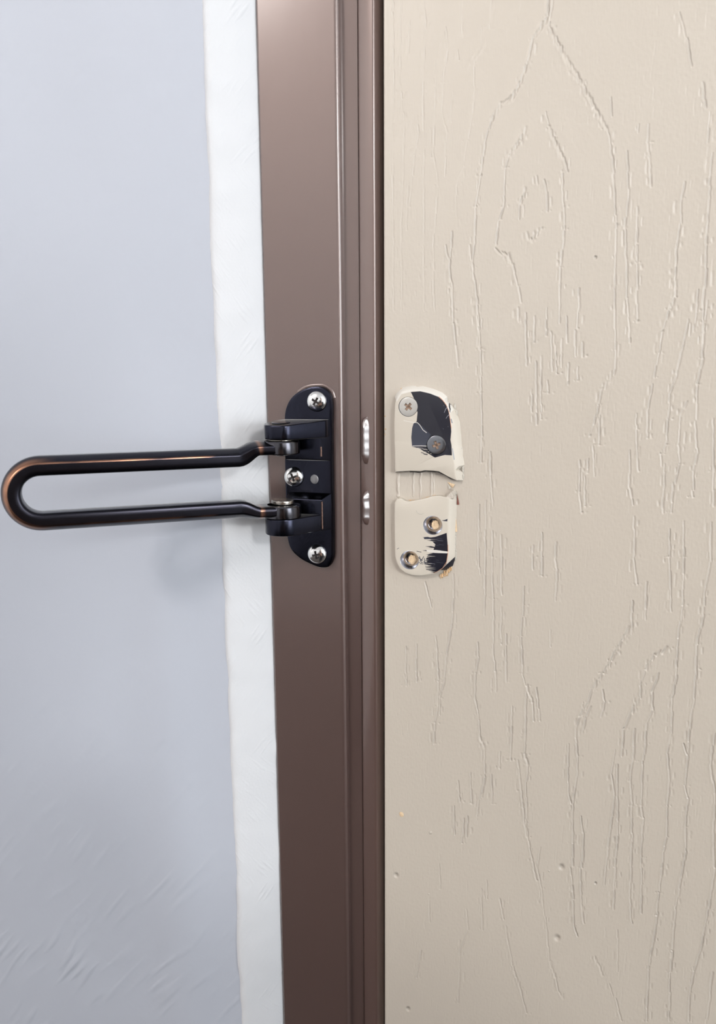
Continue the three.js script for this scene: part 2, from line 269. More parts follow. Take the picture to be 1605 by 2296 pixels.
// ---------------------------------------------------------------- the room
const FL = -HW * 1000, CEIL = 1500, X0 = -2200, X1 = 3300, Z1 = 4200, T = 120, DOOR_W = 915, DOOR_H = 2040 + FL;
part('floor_slab', box(X0 - T, X1 + T, FL - 100, FL, -T - 600, Z1 + T), M.floor, setting('floor', 'dark carpeted floor of the entrance hall'));
part('ceiling_slab', box(X0 - T, X1 + T, CEIL, CEIL + 120, -T, Z1 + T), M.room, setting('ceiling', 'plain white ceiling of the entrance hall'));
part('wall_panel', box(X0 - T, X0, FL, CEIL, -T, Z1 + T), M.room, setting('wall_left', 'plain white side wall'));
{
  const c = WINDOW.at[1] * 1000 + FL, z = WINDOW.at[2] * 1000, y0 = c - WINDOW.h * 500, y1 = c + WINDOW.h * 500, z0 = z - WINDOW.w * 500, z1 = z + WINDOW.w * 500;
  part('wall_panel', join([box(X1, X1 + T, FL, y0, -T, Z1 + T), box(X1, X1 + T, y1, CEIL, -T, Z1 + T), box(X1, X1 + T, y0, y1, -T, z0), box(X1, X1 + T, y0, y1, z1, Z1 + T)]), M.room, setting('wall_right', 'plain white side wall to the right'));
  const win = setting('window_1', 'plain window with daylight behind frosted glass');
  part('window_frame', join([box(X1 - 12, X1 + 60, y0 - 40, y0, z0 - 40, z1 + 40), box(X1 - 12, X1 + 60, y1, y1 + 40, z0 - 40, z1 + 40), box(X1 - 12, X1 + 60, y0, y1, z0 - 40, z0), box(X1 - 12, X1 + 60, y0, y1, z1, z1 + 40)]), M.room, win);
  part('window_pane', box(X1 + 10, X1 + 18, y0, y1, z0, z1), new THREE.MeshStandardMaterial({ color: lin(0.8, 0.85, 0.9), emissive: lin(...WINDOW.color), emissiveIntensity: 4, roughness: 0.4 }), win);
}
part('wall_panel', box(X0, X1, FL, CEIL, Z1, Z1 + T), M.room, setting('wall_back', 'plain white wall facing the door'));

// the wall that the door is in: its face stands 10 mm in front of the frame, and a smeared plaster fillet slopes back to the frame
const wallFront = setting('wall_front', 'bluish white painted wall to the left of the brown door frame');
const CORNER = -63.7;
function relief(x0, x1, y0, y1, nx, ny, zOf, uvScale = 1) {                // a sheet of quads facing the room
  const g = new THREE.PlaneGeometry(1, 1, nx, ny), p = g.attributes.position, uv = g.attributes.uv;
  for (let i = 0; i < p.count; i++) { const x = x0 + (x1 - x0) * (p.getX(i) + 0.5), y = y0 + (y1 - y0) * (p.getY(i) + 0.5); p.setXYZ(i, x, y, zOf(x, y)); uv.setXY(i, x * uvScale, y * uvScale); }
  g.computeVertexNormals(); return g;
}
const uvBox = (g) => { const p = g.attributes.position, n = g.attributes.normal, uv = g.attributes.uv; for (let i = 0; i < p.count; i++) Math.abs(n.getX(i)) > 0.5 ? uv.setXY(i, p.getZ(i), p.getY(i)) : Math.abs(n.getY(i)) > 0.5 ? uv.setXY(i, p.getX(i), p.getZ(i)) : uv.setXY(i, p.getX(i), p.getY(i)); return g; };
part('wall_panel', join([
  uvBox(box(X0, CORNER, FL, CEIL, -T, 6)),
  uvBox(box(DOOR_W + 64, X1, FL, CEIL, -T, 10)), uvBox(box(CORNER, DOOR_W + 64, DOOR_H + 64, CEIL, -T, 10)),
]), M.wall, wallFront);
part('wall_face', join([
  relief(-560, CORNER, -420, 420, 170, 260, (x, y) => { const e = Math.max(0, 1 - (CORNER - x) / 45); return 13 - 3.2 * Math.max(0, 1 - (CORNER - x) / 55) ** 2 + 0.9 * perlin.noise(x / 55, y / 75, 4) * (1 - e * e) + 0.9 * e * e * (0.5 + perlin.noise(1.2, y / 60, 8)) + 1.7 * Math.exp(-(((x + 92) / 13) ** 2)) / (1 + Math.exp((y + 25) / 14)); }),
]), M.wall, wallFront);
part('wall_face', uvBox(join([box(X0, -559, FL, CEIL, 0, 13), box(-560, CORNER - 30, 419, CEIL, 0, 12.9), box(-560, CORNER - 30, FL, -419, 0, 12.9), box(CORNER - 31, CORNER, 419, CEIL, 0, 10), box(CORNER - 31, CORNER, FL, -419, 0, 10)])), M.wall, wallFront);
{ // plaster fillet
  const prof = [[-66.2, 9.6], [-64.6, 10.7], [-63.2, 10.9], [-61.8, 10.2], [-60, 8.9], [-57, 6.6], [-54, 4.2], [-51.5, 2.0], [-49.6, 0.2], [-48.4, -1.2], [-47.8, -3]];
  const ny = 420, y0 = -420, y1 = 420, pos = [], uv = [], idx = [];
  for (let j = 0; j <= ny; j++) for (let i = 0; i < prof.length; i++) {
    const y = y0 + (y1 - y0) * j / ny, [px, pz] = prof[i], m = i > 0 && i < prof.length - 2 ? 1 : 0.25;
    const n = perlin.noise(px / 6, y / 9 + px / 9, 11) * 0.45 + perlin.noise(px / 2.5, y / 3.2, 19) * 0.16, w = perlin.noise(3.3, y / 26, 5) * 0.9;
    pos.push(px + (i < 4 ? w : 0) + (i > 8 ? 0.25 * perlin.noise(7, y / 7, 2) + 0.9 * Math.exp(-(((y + 118) / 4) ** 2)) + 0.7 * Math.exp(-(((y + 168) / 7) ** 2)) : 0), y, pz + n * m); uv.push(px * 1.4, y);
    if (j < ny && i + 1 < prof.length) { const a = j * prof.length + i; idx.push(a, a + 1, a + prof.length + 1, a, a + prof.length + 1, a + prof.length); }
  }
  const g = new THREE.BufferGeometry(); g.setAttribute('position', new THREE.Float32BufferAttribute(pos, 3)); g.setAttribute('uv', new THREE.Float32BufferAttribute(uv, 2)); g.setIndex(idx); g.computeVertexNormals();
  const outside = [[-66.2, -T], [-47.8, -T], [-47.8, -2], [-63.4, 9.8], [-66.2, 9.8]];
  part('plaster_fillet', join([g, uvBox(planExtrude(outside, FL, -419)), uvBox(planExtrude(outside, 419, DOOR_H + 64)), uvBox(box(-65, -54, -420, 420, -T, 2))]), M.strip, wallFront, 'whiter band of smeared plaster beside the frame');
}

// ---------------------------------------------------------------- door frame and door
const frame = setting('trim_1', 'glossy brown painted door frame beside the beige door');
const jamb = [[-48.6, -118], [-48.6, -1.1], ...arc(-47.6, -1, 1, Math.PI, Math.PI / 2, 5), [-47.3, 0], [-18.6, 0], ...arc(-18.3, -2.0, 2.0, Math.PI / 2, 0.3, 18), [-16.25, -2.6], [-16.2, -3.45], [-15.9, -3.5], [-13, -3.7], [-10.6, -3.9], [-10.6, -118]].reverse();
part('jamb', crease(planExtrude(jamb, FL, DOOR_H + 48), 0.5), M.framePaint, frame);
const stop = [[-10.5, -60], [-10.4, -3.8], [-10.15, -3.4], [-9.7, -3.15], [-7.6, -2.5], [-5.3, -1.8], ...arc(-4.6, -3.1, 1.4, 1.9, 0.75, 10), [-2.3, -3.45], [-1.75, -4.1], [-1.5, -4.9], [-1.45, -60]].reverse();
part('door_stop', crease(planExtrude(stop, FL, DOOR_H), 0.9), M.glossPaint, frame);
part('head', join([box(-48.6, DOOR_W + 60, DOOR_H + 12, DOOR_H + 60, -118, 0, 1), box(-11, DOOR_W + 12, DOOR_H + 3, DOOR_H + 13, -60, -4)]), M.framePaint, frame);
part('jamb', join([box(DOOR_W + 12, DOOR_W + 60, FL, DOOR_H + 20, -118, 0, 1), box(DOOR_W + 3, DOOR_W + 13, FL, DOOR_H + 10, -60, -4)]), M.framePaint, frame);
// thick runs in the gloss paint of the stop, steep on the left and sloping broadly to the right
for (const [y0, y1, k] of [[934, 1042, 1], [1100, 1178, 1]]) {
  const a = survey(818, y0, -2)[1], b = survey(818, y1, -2)[1], n = 40, sec = [[-9.9, -3.3, 0], [-9.5, -2.6, 0.75], [-9.1, -1.2, 1], [-8.7, -0.62, 1], [-8.3, -0.72, 1], [-7.7, -1.18, 1], [-7.0, -1.72, 1], [-6.4, -2.18, 1], [-5.9, -2.45, 0.8], [-5.6, -2.6, 0]], pos = [], uv = [], idx = [];
  for (let j = 0; j <= n; j++) for (let i = 0; i < sec.length; i++) {
    const t = j / n, env = Math.sqrt(Math.max(0, Math.sin(Math.PI * t))), e = k * Math.min(1, 1.25 * env) * (1 + 0.02 * perlin.noise(t * 4, i * 0.3, y0)), [x, z, w] = sec[i], floor = -3.25 + (x + 9.7) * 0.307;
    pos.push(-7.6 + (x + 7.6) * Math.min(1, 0.25 + env) + 0.3 * perlin.noise(t * 5, 2, y0), a + (b - a) * t, floor - 0.15 + (z - floor + 0.15) * (w ? e : 1)); uv.push(x, t * 17);
    if (j < n && i + 1 < sec.length) { const q = j * sec.length + i; idx.push(q, q + sec.length, q + 1, q + 1, q + sec.length, q + sec.length + 1); }
  }
  const g = new THREE.BufferGeometry(); g.setAttribute('position', new THREE.Float32BufferAttribute(pos, 3)); g.setAttribute('uv', new THREE.Float32BufferAttribute(uv, 2)); g.setIndex(idx); g.computeVertexNormals();
  part('paint_run', g, M.runPaint, frame);
}
part('paint_lip', new THREE.TubeGeometry(new THREE.CatmullRomCurve3(surveyAll([668, 880, 684, 869, 705, 864.5, 728, 866, 742, 877, 748, 893], 0.2).map(([x, y]) => new THREE.Vector3(x, y, -0.95))), 40, 1.35, 12), M.framePaint, frame);

const door = setting('door_1', 'beige painted door with embossed wood grain');
{
  const leaf = [[0.1, -44], [0.1, -0.7], ...arc(0.8, -0.7, 0.7, Math.PI, Math.PI / 2, 4), [1.1, 0], [DOOR_W - 1.1, 0], ...arc(DOOR_W - 0.8, -0.7, 0.7, Math.PI / 2, 0, 4), [DOOR_W, -44]].reverse();
  const g = crease(planExtrude(leaf, FL + 8, DOOR_H), 0.5), p = g.attributes.position, uv = g.attributes.uv;
  for (let i = 0; i < p.count; i++) uv.setXY(i, p.getX(i) + Math.min(0, p.getZ(i)) * 0.5, p.getY(i));
  part('door_leaf', g, M.doorPaint, door);
}
// lumps and dents in the paint: [x, y, radius mm, material]
for (const [x, y, r, m] of [[900, 1826, 0.95, 'paleWood'], [965, 1867, 0.7, 'doorEdge'], [1231, 1953, 0.45, 'doorEdge'], [961, 2005, 0.45, 'doorEdge'], [863, 933, 0.28, 'paleWood'], [864, 962, 0.34, 'paleWood'], [863, 974, 0.26, 'paleWood'], [900, 872, 0.35, 'paleWood']]) {
  const [px, py] = survey(x, y), g = new THREE.SphereGeometry(1, 14, 8, 0, Math.PI * 2, 0, Math.PI / 2).rotateX(Math.PI / 2).scale(r, r * 1.25, r * 0.55).rotateZ(between(-.5, .5)).translate(px, py, -0.05);
  part('paint_lump', g, M[m], door);
}
// ridges of old paint where the middle of the strike was
for (const [x, y0, y1, w] of [[893, 1060, 1112, 0.7], [927, 1058, 1112, 0.45], [943, 1056, 1120, 0.5], [968, 1057, 1116, 0.55], [973, 1058, 1113, 0.4]]) {
  const a = survey(x, y0), b = survey(x + 1, y1);
  const g = new THREE.CapsuleGeometry(w * 0.95, a[1] - b[1], 6, 14, 30), p = g.attributes.position;
  for (let i = 0; i < p.count; i++) p.setXYZ(i, p.getX(i) * (1 + 0.35 * perlin.noise(p.getY(i) * 0.5, x, 2)) + 0.5 * perlin.noise(p.getY(i) * 0.35, x, 6), p.getY(i), p.getZ(i) * (0.75 + 0.5 * perlin.noise(p.getY(i) * 0.4, x, 9)));
  g.computeVertexNormals(); part('paint_ridge', g.translate(a[0], (a[1] + b[1]) / 2, -0.05), M.doorEdge, door);
}

// ---------------------------------------------------------------- broken strike plates
function paintedPlate(w, h, toPx, draw) {                                  // colour and roughness of a plate that is partly painted over: drawn in photograph pixels, laid out in mm
  const [x0, y0, x1, y1] = toPx, S = 10, [c, g] = canvasOf(w, h), [c2, g2] = canvasOf(w, h);
  const P = (x, y) => { const [mx, my] = survey(x, y, 3); return [(mx - x0) / (x1 - x0) * w, (1 - (my - y0) / (y1 - y0)) * h]; };
  const poly = (ctx, pts, fill) => { ctx.fillStyle = fill; ctx.beginPath(); for (let i = 0; i < pts.length; i += 2) { const [a, b] = P(pts[i], pts[i + 1]); i ? ctx.lineTo(a, b) : ctx.moveTo(a, b); } ctx.closePath(); ctx.fill(); };
  const line = (ctx, pts, stroke, width) => { ctx.strokeStyle = stroke; ctx.lineWidth = width; ctx.lineCap = 'round'; ctx.lineJoin = 'round'; ctx.beginPath(); for (let i = 0; i < pts.length; i += 2) { const [a, b] = P(pts[i], pts[i + 1]); i ? ctx.lineTo(a, b) : ctx.moveTo(a, b); } ctx.stroke(); };
  const both = { poly: (pts, fill, rough) => { poly(g, pts, fill); poly(g2, pts, rough); }, line: (pts, col, rough, wd) => { line(g, pts, col, wd); line(g2, pts, rough, wd); } };
  g.fillStyle = PAINT; g.fillRect(0, 0, w, h); g2.fillStyle = ROUGH_PAINT; g2.fillRect(0, 0, w, h);
  draw(both, g, g2);
  const map = canvasTexture(c), rough = canvasTexture(c2, false);
  return { material: new THREE.MeshPhysicalMaterial({ map, roughnessMap: rough, color: lin(0.88, 0.88, 0.89), roughness: 1, ior: 1.5 }), uvOf: ([x, y]) => [(x - x0) / (x1 - x0), (y - y0) / (y1 - y0)] };
}
const PAINT = '#cfc8ba', PALE = '#dedbd2', DARK = '#1d1e28', SLATE = '#353945', COPPER = '#c79678', ROUGH_PAINT = 'rgb(0,115,0)', ROUGH_DARK = 'rgb(0,78,0)';

function crossCut(r, len, w, depth, turn) {
  const arm = (a) => new THREE.BoxGeometry(len, w, depth * 2).rotateZ(a + turn);
  return [arm(0), arm(Math.PI / 2)];
}
const csg = new Evaluator(); csg.useGroups = false;
function screwHead({ r, h, len, w, depth, turn, flat = false }) {          // a cross-head screw: domed, or flat and countersunk with a groove round it
  const prof = flat ? [[0, -3], [r - 0.5, -3], [r - 0.02, -0.3], [r - 0.12, -0.03], [r - 0.4, 0.06], [r * 0.62, 0.12], [0, 0.15]] : [[0, -2], [r - 0.1, -2], [r, 0.15], ...Array.from({ length: 9 }, (_, i) => { const a = (i + 1) / 9 * Math.PI / 2; return [r * Math.cos(a * 0.98), 0.2 + h * Math.sin(a)]; }), [0, 0.2 + h]];
  let b = new Brush(mergeVertices(new THREE.LatheGeometry(prof.map(([x, y]) => new THREE.Vector2(Math.max(x, 1e-4), y)), 40).rotateX(Math.PI / 2)));
  b.updateMatrixWorld();
  for (const c of crossCut(r, len, w, depth, turn)) { const k = new Brush(c.translate(0, 0, flat ? 0.15 : 0.2 + h)); k.updateMatrixWorld(); b = csg.evaluate(b, k, SUBTRACTION); }
  return crease(b.geometry, 0.6);
}
function screw(parent, x, y, z, opt, material, recessMaterial, tilt = [0, 0]) {
  const turnOf = (g) => g.rotateX(tilt[0]).rotateY(tilt[1]).translate(x, y, z);
  const s = part('screw', turnOf(screwHead(opt)), material, parent, opt.label);
  const top = opt.flat ? 0.15 : 0.2 + opt.h, base = top - opt.depth + 0.12;
  part('drive_recess', turnOf(join(crossCut(opt.r, opt.len - 0.1, opt.w - 0.06, 0.1, opt.turn).map((g) => g.translate(0, 0, base)))), recessMaterial, s);
}

{ // upper half: skin with a torn lower edge, a wide sloped right side and the door's paint over most of it
  const strike = thing('strike_plate', 'upper half of broken strike plate with two flat screws in it', 'strike plate', [17, 20, 0]);
  const top = surveyAll([887, 1058, 885, 1000, 884, 950, 886, 905, 892, 888, 903, 878, 920, 875, 943, 875.5, 965, 881, 984, 889, 998, 902, 1006, 920, 1011, 950, 1013, 1000, 1018, 1040, 1024, 1077, 1010, 1071, 996, 1063, 984, 1056.5, 972, 1055, 952, 1054, 943, 1056, 920, 1055], 3);
  const side = ([x, y]) => (x > 24 && y > 0 ? 3.3 * Math.min(1, (x - 24) / 3) : y > 32 ? 1.6 : 0.45);
  const dense = []; const base = ccw(top);
  for (let i = 0; i < base.length; i++) { const a = base[i], b = base[(i + 1) % base.length], n = Math.max(1, Math.round(Math.hypot(b[0] - a[0], b[1] - a[1]) / 1.2)); for (let k = 0; k < n; k++) dense.push([a[0] + (b[0] - a[0]) * k / n, a[1] + (b[1] - a[1]) * k / n]); }
  const torn = ([x, y]) => y < 7.2 && x < 29.5;
  const outer = inset(dense, (p) => (torn(p) ? -0.9 - 0.45 * perlin.noise(p[0] * 1.1, 3, 8) : -side(p)));
  const jag = outer.map(([x, y]) => [(y < 6 && x > 28.5 ? Math.max(x, 31.2) : x) + (x > 28 ? 0.3 * perlin.noise(y * 1.3, 2, 5) : 0), y < 2.4 && x > 28.5 ? 2.0 : y]);
  const lift = ([x, y]) => 3.0 + (y < 12 && x < 26 ? 0.35 * (12 - y) / 10 : 0);
  const { material, uvOf } = paintedPlate(400, 440, [2, 0, 34, 40], (b) => {
    b.poly([880, 860, 930, 860, 930, 876, 900, 884, 890, 900, 880, 900], PALE, ROUGH_PAINT);
    b.poly([905, 870, 945, 866, 1000, 880, 1015, 920, 1005, 930, 1000, 908, 984, 891, 962, 882, 942, 877, 920, 878], PALE, ROUGH_PAINT);
    b.poly([921, 879, 942, 877.5, 964, 882.5, 983, 890, 997, 902, 1005, 919, 1010.5, 949, 1011.5, 968, 1009.5, 986, 1012, 999, 1013, 1021, 997, 1020, 975, 1026, 961, 1017, 953, 1014, 942, 1006, 924, 1001, 922, 981, 924, 960, 927, 950, 934, 945, 936, 925, 927, 891], DARK, ROUGH_DARK);
    b.poly([927, 950, 938, 949, 948, 957, 956, 966, 966, 974, 960, 985, 954, 1000, 924, 1000.5, 922, 981, 924, 960], SLATE, 'rgb(0,70,0)');
    b.line([905, 943, 920, 946, 936, 948, 941, 953, 948, 964, 956, 970], PALE, ROUGH_PAINT, 3);
    b.line([925, 1000, 945, 999.5, 972, 1001], PALE, ROUGH_PAINT, 3); b.line([936, 1004, 948, 1005], PALE, ROUGH_PAINT, 1.6);
    b.line([984, 889.5, 993, 898, 1001, 909, 1006, 922, 1009, 940, 1011.5, 960], COPPER, ROUGH_DARK, 2.6);
    for (let i = 0; i < 9; i++) b.line([1003 + i * .6, 899 + i * 2, 1008 + between(-1, 3), 905 + i * 2.2 + between(-2, 2)], DARK, ROUGH_DARK, 3);
    for (const p of [[996, 925, 999, 917, 1004, 912], [1000, 938, 1003, 933, 1008, 929]]) b.line(p, '#a9a9ae', ROUGH_PAINT, 2);
    for (const p of [[994, 909], [993, 961], [1004, 956]]) b.line([p[0], p[1], p[0] + 1, p[1] + 1], '#6d6d78', ROUGH_PAINT, 2);
    for (let i = 0; i < 12; i++) { const y = between(1003, 1018), x = between(944, 966); b.line([x, y, x + between(4, 12), y + 1.5], i % 3 ? PAINT : DARK, ROUGH_PAINT, between(2, 4)); }
    b.poly([888, 1057.5, 920, 1055.5, 943, 1056.5, 952, 1054.5, 972, 1055.5, 984, 1057, 996, 1063.5, 1010, 1071.5, 1026, 1079, 1026, 1100, 880, 1100], '#121016', ROUGH_PAINT);
    b.line([889, 1061, 905, 1061, 915, 1059.5], PAINT, ROUGH_PAINT, 8);
    b.line([1014, 1006, 1018, 1030], '#8f959c', ROUGH_DARK, 4); b.line([1011, 940, 1013, 948], '#585e6a', ROUGH_DARK, 4);
  });
  const mid = inset(dense, (p) => (torn(p) ? 0 : -side(p) * 0.45)), holes = [[915, 912], [978, 998]].map(([x, y]) => { const [a, b] = survey(x, y, 3); return { x: a, y: b, r: 3.75 }; });
  const zTop = (p) => lift(p), skin = plate([atZ(jag, ([x, y]) => (torn([x, y]) ? 0.5 : 0)), atZ(mid, ([x, y]) => (torn([x, y]) ? lift([x, y]) - 0.45 : lift([x, y]) * 0.72)), atZ(inset(dense, -0.12), (p) => zTop(p) - 0.14), atZ(inset(dense, 0.15), zTop)], holes, uvOf);
  part('plate', skin, material, strike);
  part('plate_core', plate([atZ(inset(dense, 1.0).map(([x, y]) => [x, Math.max(y, x > 24 ? 6 : 8.5)]), 0), atZ(inset(dense, 1.0).map(([x, y]) => [x, Math.max(y, x > 24 ? 6 : 8.5)]), 2.0)]), M.rubber, strike);
  screw(strike, holes[0].x, holes[0].y, 2.85, { r: 3.7, flat: true, len: 3.2, w: 1.05, depth: 0.75, turn: 0.9 }, M.screwPainted, M.copperBright, [0.02, -0.03]);
  screw(strike, holes[1].x, holes[1].y, 2.85, { r: 3.7, flat: true, len: 3.2, w: 1.05, depth: 0.75, turn: 0.35 }, M.screwGlass, M.copperBright, [-0.02, 0.02]);
  for (const h of holes) part('screw_seat', new THREE.LatheGeometry([[3.75, 3.0], [3.55, 2.2], [3.3, 0.6]].map(([x, y]) => new THREE.Vector2(x, y)), 32).rotateX(Math.PI / 2).translate(h.x, h.y, 0), M.seat, strike);
  // crusty paint along the right side
  const crust = [];
  for (let i = 0; i < 60; i++) { const t = i / 59, px = 1021 + 18 * t + 3 * perlin.noise(t * 9, 1, 1), py = 912 + 160 * t, [x, y] = survey(px, py); const r = between(0.25, 0.6); crust.push(new THREE.IcosahedronGeometry(r, 1).scale(0.8, between(1, 2.6), 0.8).rotateZ(between(-.3, .3)).translate(x + between(-.2, .2), y, 0.1)); }
  part('paint_crust', join(crust), M.oldPaint, strike);
}
{ // lower half: torn upper edge, two empty countersunk holes
  const strike = thing('strike_plate', 'lower half of broken strike plate with two empty screw holes', 'strike plate', [17, -20, 0]);
  const top = ccw(surveyAll([885, 1128, 884.5, 1160, 885, 1200, 886, 1245, 889, 1260, 896, 1274, 908, 1284, 922, 1289, 940, 1290.5, 960, 1288, 976, 1283.5, 990, 1275.5, 999, 1265, 1003.5, 1250, 1004, 1204, 1006, 1135, 1007, 1117, 998, 1115.5, 985, 1112.5, 970, 1113.5, 955, 1118, 935, 1122.5, 917, 1125.5, 908, 1124, 898, 1118, 890, 1120], 3));
  const dense = []; for (let i = 0; i < top.length; i++) { const a = top[i], b = top[(i + 1) % top.length], n = Math.max(1, Math.round(Math.hypot(b[0] - a[0], b[1] - a[1]) / 1.2)); for (let k = 0; k < n; k++) dense.push([a[0] + (b[0] - a[0]) * k / n, a[1] + (b[1] - a[1]) * k / n]); }
  const torn = ([x, y]) => y > -7.8 && x < 25, side = ([x, y]) => (x > 22 && y > -34 ? 2.6 * Math.min(1, (x - 22) / 3) : 0.5);
  const { material, uvOf } = paintedPlate(400, 440, [2, -39, 34, 0], (b) => {
    b.poly([1001, 1195, 1003, 1218, 1004, 1240, 1000, 1265, 990, 1277, 975, 1284.5, 956, 1280, 953, 1270, 938, 1262, 955, 1254, 960, 1241.5, 970, 1240, 972, 1232, 976, 1221, 966, 1211, 960, 1206, 975, 1204, 990, 1199], DARK, ROUGH_DARK);
    b.poly([990, 1277, 1001, 1266, 1020, 1250, 1024, 1262, 1000, 1288, 970, 1292], DARK, ROUGH_DARK);
    for (let i = 0; i < 30; i++) { const y = 1197 + i * 2.9 + between(-1, 1), tip = 966 + 8 * Math.sin(i * 0.55) + between(-10, 20); b.poly([936, y - 0.6, 950, y - between(0.8, 2.2), tip, y + between(0.6, 2), 950, y + between(1, 2.4)], PAINT, ROUGH_PAINT); }
    for (let i = 0; i < 14; i++) { const y = between(1203, 1275), x = between(946, 962); b.poly([x, y, x + 12, y - 0.8, x + 24, y + 1.6, x + 12, y + 1.4], DARK, ROUGH_DARK); }
    for (let i = 0; i < 9; i++) { const y = between(1206, 1270), x = between(968, 984); b.line([x, y, x + between(6, 16), y + 1.6], '#55565e', ROUGH_PAINT, 1.2); }
    b.poly([955, 1233, 975, 1233, 1006, 1237, 1006, 1241, 975, 1240, 958, 1238], PALE, ROUGH_PAINT); b.line([965, 1263, 975, 1265], '#7b7b84', ROUGH_PAINT, 2);
    b.poly([990, 1167, 997, 1166, 1003, 1163.5, 1002.5, 1169, 996, 1168.5], SLATE, ROUGH_DARK); b.line([952, 1207, 963, 1207], SLATE, ROUGH_DARK, 8);
    for (let i = 0; i < 14; i++) b.line([between(936, 952), between(1248, 1266), between(940, 956), between(1250, 1268)], i % 2 ? SLATE : PAINT, ROUGH_DARK, 3);
    b.line([1004, 1222, 1004, 1240, 1001, 1260, 992, 1274, 980, 1282, 972, 1285], COPPER, ROUGH_DARK, 2.6);
    b.line([890, 1231, 894, 1229], DARK, ROUGH_DARK, 1.6); b.line([934, 1236, 944, 1238], DARK, ROUGH_DARK, 2);
  });
  const holes = [[970, 1178, 22], [918, 1256, 21]].map(([x, y]) => { const [a, b] = survey(x, y, 3); return { x: a, y: b, r: 3.75 }; });
  const rag = inset(dense, (p) => (torn(p) ? -0.1 : -side(p))).map(([x, y]) => [x + (x > 27 ? 0.2 * perlin.noise(y * 1.1, 4, 5) : 0), y]);
  part('plate', plate([atZ(rag, 0), atZ(inset(dense, (p) => (torn(p) ? -0.05 : -side(p) * 0.4)), 2.2), atZ(inset(dense, -0.1), 2.75), atZ(inset(dense, 0.2), 2.9)], holes, uvOf), material, strike);
  for (const [k, h] of holes.entries()) {
    const hole = part('screw_hole', new THREE.LatheGeometry([[3.75, 2.9], [3.6, 2.75], [2.15, 0.9], [2.1, 0.25], [0.01, 0.2]].map(([x, y]) => new THREE.Vector2(x, y)), 40).rotateX(Math.PI / 2).translate(h.x, h.y, 0), M.seat, strike, 'empty countersunk screw hole');
    const g = new THREE.IcosahedronGeometry(1, 5), p = g.attributes.position; for (let i = 0; i < p.count; i++) { const x = p.getX(i), y = p.getY(i), z = p.getZ(i), n = 1 + 0.35 * perlin.noise(x * 2.2 + k * 9, y * 1.2, z * 2) + 0.18 * perlin.noise(x * 7, y * 3, k); p.setXYZ(i, x * n * 1.45, y * n * 1.8, z * n * 0.6); } g.computeVertexNormals(); g.translate(h.x + 0.55, h.y - 0.35, 0.55);
    part('wood_plug', g, M.paleWood, hole, 'bare splintered wood in the hole');
  }
  const bl = survey(943, 1150, 3); part('paint_blister', new THREE.TorusGeometry(1.7, 0.16, 6, 20, 2.2).rotateZ(3.3).translate(bl[0], bl[1] + 1.2, 2.85), M.oldPaint, strike);
  const tip = surveyAll([998, 1117, 1004, 1107, 1017, 1096, 1021, 1102, 1018, 1118, 1008, 1120], 1.5); part('paint_flap', plate([atZ(ccw(tip), 0), atZ(ccw(tip), 2.0), atZ(inset(ccw(tip), 0.45), 2.7)]), M.doorEdge, strike, 'torn flap of pale paint');
  const crust = []; for (let i = 0; i < 50; i++) { const t = i / 49, [x, y] = survey(1021 + 2 * perlin.noise(t * 8, 3, 1), 1103 + 150 * t), r = between(0.2, 0.45); crust.push(new THREE.IcosahedronGeometry(r, 1).scale(0.8, between(1, 2.6), 0.8).translate(x + between(-.15, .2), y, 0.05)); }
  part('paint_crust', join(crust), M.oldPaint, strike);
  const shard = (x, y, w, h, turn, mat) => { const [a, b] = survey(x, y); part('splinter', new THREE.ConeGeometry(w, h, 5).scale(1, 1, 0.5).rotateZ(turn).translate(a, b, 0.2), mat, strike); };
  for (const mat of [M.rawWood, M.paleWood]) { // torn wood at the lower right corner
    const bits = []; for (let i = 0; i < 24; i++) { const t = rnd(), [x, y] = survey(986 + 27 * t + between(-2, 2), 1290 - 20 * t * t + between(-4, 4)); bits.push(new THREE.IcosahedronGeometry(between(0.16, 0.4), 1).scale(0.7, between(1.0, 3.2), 0.6).rotateZ(between(-0.4, 0.4)).translate(x, y, between(0, 0.35))); }
    part('torn_wood', join(bits), mat, strike);
  }
  shard(1022, 1172, 0.5, 7, 0.05, M.paleWood); shard(1026, 1119, 0.5, 4.2, 0.1, M.rust); shard(1010, 1085, 0.9, 3.0, 1.0, M.paleWood); shard(1006, 1090, 0.6, 2.2, 0.4, M.oldPaint);
  for (const [x, y] of [[917, 1122], [925, 1122], [947, 1118], [958, 1115], [972, 1111]]) shard(x, y, 0.35, 1.6, 1.6, M.rawWood);
}

